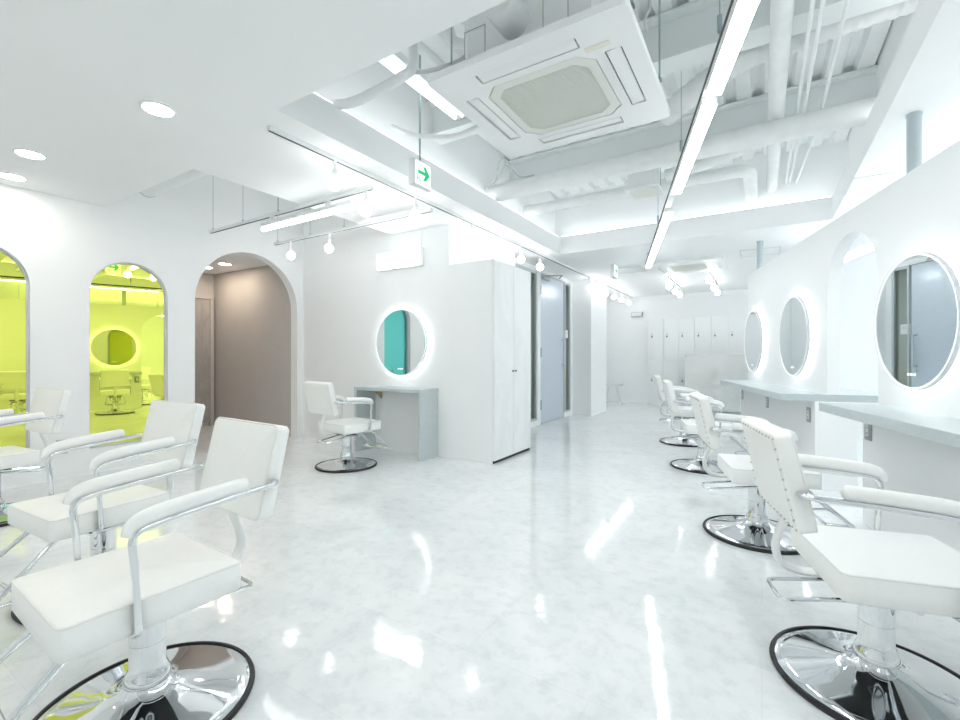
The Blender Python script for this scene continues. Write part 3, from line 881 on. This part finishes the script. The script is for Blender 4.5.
# ------------------------------------------------------------------ exit signs
def exit_sign(loc, rodtop, label):
    t = thing('exit_sign', label, 'exit sign', loc, 0, 'hanging arrow exit signs')
    W, H, T = .19, .185, .028
    b = MB(); b.bx(-T, T, -W/2, W/2, -H/2, H/2, .004); b.build('housing', 'white_plastic', t)
    for s in (1, -1):
        f = lambda u, v, w: (s*w, u, v)
        b = MB(); b.prism(rect(-W/2+.012, W/2-.012, -H/2+.012, H/2-.012), f, T+.0005, T+.003); fc = b.build('sign_face', 'signface', t, 0)
        b = MB()
        b.prism([(-.06, .020), (-.06, -.006), (.03, -.006), (-.002, .058), (.030, .058), (.074, .007), (.030, -.044), (-.002, -.044), (.022, -.0061), (.022, .020)][:2] + [(.022, -.006), (-.002, -.044), (.030, -.044), (.074, .007), (.030, .058), (-.002, .058), (.022, .020)], f, T+.003, T+.0045)
        b.build('arrow', 'signgreen', fc, 0)
        b = MB()
        b.prism(rect(-.068, -.060, -.060, -.022), f, T+.003, T+.0045); b.prism(rect(-.050, -.042, -.060, -.022), f, T+.003, T+.0045)
        b.prism(rect(-.060, -.050, -.044, -.038), f, T+.003, T+.0045); b.prism(rect(-.036, -.026, -.060, -.048), f, T+.003, T+.0045)
        b.build('lettering', 'signgreen', fc, 0)
    b = MB(); b.tube([(0, 0, H/2), (0, 0, rodtop-loc[2])], .008, 10); b.build('rod', 'rod', t)
    return t
exit_sign(tuple(cw(-.133*3.3, 3.3, 2.375)), ZD, 'hanging green arrow exit sign on a rod at the ceiling opening')
exit_sign((-1.86, 6.73, 2.315), ZC, 'small green exit sign hung under the far ceiling')

# ------------------------------------------------------------------ ceiling cassettes
def cassette(loc, rz, body_h, label, detail):
    t = thing('ceiling_air_conditioner', label, 'air conditioner', loc, rz, 'ceiling air conditioners')
    S = .485
    slots = [rrect(-.25, .25, .33, .405, .008, 2), rrect(-.25, .25, -.405, -.33, .008, 2), rrect(.33, .405, -.25, .25, .008, 2), rrect(-.405, -.33, -.25, .25, .008, 2)]
    c = .07; q = .285
    octo = [(q, -q+c), (q, q-c), (q-c, q), (-q+c, q), (-q, q-c), (-q, -q+c), (-q+c, -q), (q-c, -q)]
    me = fill([rrect(-S, S, -S, S, .03, 4), octo] + slots, 0, .035, fZ)
    mesh_obj('panel', me, 'white_plastic', t, 0)
    b = MB(); b.bx(-.46, .46, -.46, .46, .036, .045); b.build('slot_backing', 'darkline', t, 0)
    for k in range(4):
        a = k*PI/2; rt = Matrix.Rotation(a, 4, 'Z') @ Matrix.Rotation(math.radians(7), 4, 'X')
        b = MB()
        b.box((0, 0, 0), (.485, .062, .006), .002)
        for v in b.bm.verts: v.co = Matrix.Rotation(a, 4, 'Z') @ (Matrix.Rotation(math.radians(6), 4, 'X') @ v.co + Vector((0, .367, .006)))
        b.build('louvre', 'white_plastic', t)
    b = MB()
    g_ = q-.006
    b.ring([(x*.985, y*.985) for x, y in octo], [(x*.83, y*.83) for x, y in octo], fZ, .002, .012)
    n = 44
    for k in range(n):
        y = -.235+.47*(k+.5)/n
        hw = .236 if abs(y) < .18 else .236-(abs(y)-.18)
        b.box((0, y, .009), (2*hw, .0062, .009))
    for x_ in (-.12, 0, .12): b.box((x_, 0, .016), (.006, .46, .006))
    b.bx(-.25, .25, -.25, .25, .022, .03)
    b.build('grille', 'grille', t, 0)
    b = MB(); b.box((.315, -.30, -.001), (.11, .035, .004), .002)
    b.build('badge', 'socket', t)
    if body_h:
        b = MB(); cc = .06; h = .37
        oct2 = [(h, -h+cc), (h, h-cc), (h-cc, h), (-h+cc, h), (-h, h-cc), (-h, -h+cc), (-h+cc, -h), (h-cc, -h)]
        b.prism(oct2, fZ, .046, body_h); b.build('housing', 'white_metal', t, 0)
        b = MB(); b.tube([(-.05, -.37, .20), (-.05, -.54, .20)], .075, 24); b.build('duct_collar', 'duct', t)
        for x0 in (-.27, .15):
            b = MB(); b.ring(rect(x0-.06, x0+.06, .12, .26), rect(x0-.057, x0+.057, .123, .257), lambda u, v, w: (u, w, v), -.3725, -.3700); b.build('knockout_frame', 'socketplate', t, 0)
        for sx, sy in ((-1, -1), (1, -1), (-1, 1), (1, 1)):
            b = MB(); b.tube([(sx*.46, sy*.30, .04), (sx*.46, sy*.30, ZD-loc[2])], .005, 8); b.box((sx*.44, sy*.30, .12), (.06, .04, .01)); b.build('hanger_rod', 'rod', t)
    return t
cassette((-.92, 2.23, 2.395), 0, .33, 'large white ceiling air conditioner hanging in the opening with its beige grille', True)
cassette((-.93, 7.45, ZC-.036), 0, 0, 'white ceiling air conditioner set flush in the far ceiling', False)

# ------------------------------------------------------------------ ducts and pipes in the opening
def wrapped(pts, r, n=20, ripple=0.0, per=.05):
    pts = [Vector(p) for p in pts]
    out, rad = [], []
    for i in range(len(pts)-1):
        k = max(1, int((pts[i+1]-pts[i]).length/ (per/4)))
        for j in range(k):
            out.append(pts[i].lerp(pts[i+1], j/k))
    out.append(pts[-1])
    for i in range(len(out)): rad.append(r*(1+ripple*math.sin(i*PI/2)))
    b = MB(); b.tube(out, r, n, rad=rad); return b
XW0, XW1 = TX0-EX, TX1+EX
def duct(name, pts, r, label, ripple=.0, per=.12, m='duct', cat='duct', bands=True):
    pts = [Vector(p) for p in pts]
    b = wrapped(pts, r, ripple=ripple, per=per)
    if bands:
        tot = 0
        for i in range(len(pts)-1):
            L_ = (pts[i+1]-pts[i]).length
            if L_ < .25: continue
            dd = (pts[i+1]-pts[i]).normalized(); k = int(L_/.14)
            for j in range(1, k): 
                p = pts[i]+dd*(L_*j/k); b.tube([p-dd*.004, p+dd*.004], r*1.012, 20)
    return tag(b.build(name, m, None, 60), label, cat, 'pipes and ducts in the ceiling opening')
duct('air_duct', [(XW0+.002, 4.06, 2.744), (XW1-.002, 4.06, 2.744)], .083, 'thick white wrapped duct crossing the ceiling opening')
duct('air_duct', [(.09, TY0-EX+.002, 2.888), (.09, 4.40, 2.888), (.09, TY1+EX-.002, 2.888)], .053, 'straight white duct running lengthwise, above the thick crossing duct')
elb = fillet([(XW0+.002, 4.95, 2.82), (-.10, 4.95, 2.82), (-.10, TY1+EX-.002, 2.82)], .16, 8)
duct('air_duct', elb, .06, 'thin white duct that bends by an elbow into the far edge of the opening')
duct('flexible_duct', smoothpath([(-.62, 3.62, 2.86), (-.40, 3.50, 2.92), (-.10, 3.44, 3.02), (.10, 3.44, 3.035), (.25, 3.42, 3.04), (.55, 3.42, 3.06), (XW1-.002, 3.42, 3.06)], 5), .080, 'crinkled flexible duct beside the air conditioner', .05, .05, bands=False)
duct('flexible_duct', smoothpath([(-.78, 4.60, 2.78), (-.5, 4.56, 2.80), (-.2, 4.52, 2.84), (.035, 4.50, 2.888)], 5), .055, 'crinkled flexible duct behind the thick crossing duct', .05, .05, bands=False)
t = thing('air_diffuser', 'small square air diffuser box hanging in the far part of the opening', 'diffuser', (-.98, 4.62, 2.66))
b = MB(); b.bx(-.13, .13, -.13, .13, .03, .17, .006); b.build('box', 'white_metal', t)
b = MB(); b.bx(-.16, .16, -.16, .16, .01, .03, .004); b.bx(-.15, .15, -.15, .15, 0, .01); b.build('frame', 'white_metal', t)
b = MB(); b.bx(-.12, .12, -.12, .12, -.004, .0); b.build('grille', 'grille', t)
for sx in (-.15, .15):
    b = MB(); b.tube([(sx, 0, .03), (sx, 0, ZD-2.66)], .004, 6); b.build('hanger_rod', 'rod', t)
# insulated refrigerant lines at the corner of the opening
def line(pts, r, label, m='duct', cat='pipe', name='insulated_pipe', ripple=.03):
    b = wrapped(smoothpath(pts, 6), r, 14, ripple, .05)
    return tag(b.build(name, m, None, 60), label, cat, 'pipes and ducts in the ceiling opening')
def pxw(px, py, d): return cw((px-480)/F*d, d, HC+(357-py)/F*d)
line([(XW0+.002, 1.97, 2.70), pxw(350, 103, 2.86), pxw(375, 92, 2.80), pxw(400, 78, 2.74), pxw(412, 68, 2.7), pxw(413, 45, 2.72), pxw(409, 10, 2.75)], .030, 'white insulated pipe bending up beside the hanging sign rod')
line([pxw(448, -8, 2.45), pxw(449, 25, 2.45), pxw(453, 40, 2.43), pxw(463, 44, 2.40), pxw(472, 42, 2.38)], .026, 'white insulated elbow pipe at the side of the air conditioner')
line([pxw(392, 127, 3.45), pxw(415, 135, 3.25), pxw(440, 137, 3.05), pxw(462, 134, 2.92), pxw(490, 120, 2.80)], .016, 'thin white flexible hose from the opening wall to the air conditioner', name='flexible_hose')
def cable(pts, r, label): return line(pts, r, label, 'cable', 'cable', 'cable', 0)
cable([pxw(402, 75, 2.9), pxw(430, 72, 2.7), pxw(455, 64, 2.5), pxw(473, 52, 2.35)], .006, 'grey cable drooping from the sign rod to the air conditioner')
cable([pxw(408, 72, 2.88), pxw(428, 70, 2.68), pxw(458, 60, 2.48), pxw(474, 46, 2.33)], .006, 'upper grey cable drooping from the sign rod to the air conditioner')
cable([pxw(488, 188, 4.65), pxw(496, 178, 4.55), pxw(499, 163, 4.45), pxw(505, 159, 4.4), pxw(512, 168, 4.4), pxw(520, 177, 4.4), pxw(534, 175, 4.42)], .008, 'looped grey cable over the end of the thick crossing duct')
cable([pxw(493, 186, 4.62), pxw(500, 176, 4.5), pxw(505, 166, 4.42), pxw(511, 170, 4.42), pxw(516, 175, 4.42)], .007, 'smaller looped grey cable over the end of the thick crossing duct')
for dx, w in ((0, 'beside the lengthwise duct'), (.055, 'second beside the lengthwise duct'), (.19, 'third beside the lengthwise duct')):
    b = MB(); b.tube([(.22+dx*.8, TY0-EX+.002, 2.865), (.22+dx*.8, 4.45, 2.865), (.22+dx*.5, TY1+EX-.002, 2.91)], .011, 10)
    tag(b.build('conduit', 'white_metal', None, 60), 'thin white conduit running lengthwise, ' + w, 'conduit', 'conduits in the ceiling opening')
cable([pxw(650, 0, 2.15), pxw(649, 10, 2.15), pxw(645, 18, 2.14), pxw(647, 30, 2.2)], .008, 'grey cable hanging at the far corner of the air conditioner')
# plenum batten light
t = thing('batten_lamp', 'white twin batten lamp inside the ceiling opening beside the air conditioner', 'lamp', (-2.05, 2.55, 2.98))
b = MB(); b.bx(-.06, .06, -.55, .45, .0, .05, .004); b.build('housing', 'white_metal', t)
for q in (-.035, .035):
    b = MB(); b.tube([(q, -.52, -.016), (q, .42, -.016)], .014, 12); b.build('tube', 'batten', t)
b = MB()
for y_ in (-.53, .43): b.bx(-.055, .055, y_-.012, y_+.012, -.03, 0, .002)
b.build('end_caps', 'socketplate', t)
for y_ in (-.4, .3):
    b = MB(); b.tube([(0, y_, .05), (0, y_, ZD-2.98)], .006, 8); b.build('hanger_rod', 'rod', t)

# pipe in the recess above the arched wall
b = MB(); b.tube([(-5.127, 2.04, 2.71), (-3.55, 2.04, 2.71)], .085, 24)
pipe = tag(b.build('drain_pipe', 'white_metal', None, 60), 'white pipe along the edge of the ceiling recess over the yellow mirrors', 'pipe')
b = MB(); b.tube([(-5.127, 2.04, 2.71), (-5.12, 2.04, 2.71)], .089, 24); b.build('end_cap', 'socketplate', pipe)
# grey posts between the partition and the ceiling
for s, w in ((2.70, 'above the largest round mirror'), (5.66, 'above the far end of the partition')):
    b = MB(); b.lathe([(.033, 2.09), (.033, ZC)], 24, tuple(R(s, -.0425))); b.lathe([(.036, ZC-.012), (.036, ZC)], 24, tuple(R(s, -.0425)))
    tag(b.build('support_post', 'pipegrey', None, 40), 'grey round post from the partition to the ceiling, ' + w, 'post', 'grey posts on the partition')
# inspection hatches
def hatch(px, py, sx, sy, label):
    d = F*(ZC-HC)/(357-py); p = cw((px-480)/F*d, d)
    t = thing('ceiling_hatch', label, 'hatch', (p.x, p.y, ZC), 0, 'ceiling hatches')
    b = MB(); b.ring(rrect(-sx/2, sx/2, -sy/2, sy/2, .01, 2), rrect(-sx/2+.012, sx/2-.012, -sy/2+.012, sy/2-.012, .006, 2), fZ, -.006, 0); b.build('frame', 'frame', t, 0)
    b = MB(); b.bx(-sx/2+.013, sx/2-.013, -sy/2+.013, sy/2-.013, -.003, 0); b.build('cover', 'white_plastic', t, 0)
hatch(885, 182, .45, .45, 'square ceiling hatch near the grey post above the largest mirror')
hatch(760, 252, .45, .45, 'square ceiling hatch near the far grey post')
hatch(629, 270, .45, .45, 'square ceiling hatch beside the small green exit sign')
# little speaker on the back wall
t = thing('wall_speaker', 'small grey box high on the blank back wall', 'speaker', (-2.42, Y1-.001, 2.02))
b = MB(); b.bx(-.12, .12, -.09, 0, -.05, .05, .006); b.build('housing', 'socketplate', t)
b = MB(); b.bx(-.11, .11, -.094, -.09, -.04, .04); b.build('grille', 'grille', t)

# ------------------------------------------------------------------ world and view
wd = bpy.data.worlds.new('world'); sc.world = wd; wd.use_nodes = True
wd.node_tree.nodes['Background'].inputs['Color'].default_value = (.9, .95, 1, 1)
wd.node_tree.nodes['Background'].inputs['Strength'].default_value = .3
vs = sc.view_settings
sc.display_settings.display_device = 'sRGB'
vs.view_transform = 'Standard'; vs.look = 'None'; vs.gamma = 1; vs.use_curve_mapping = False
vs.exposure = 1.62
cy = sc.cycles
cy.max_bounces = 14; cy.diffuse_bounces = 12; cy.glossy_bounces = 8; cy.transmission_bounces = 8
cy.caustics_reflective = False; cy.caustics_refractive = False
cy.sample_clamp_indirect = 6
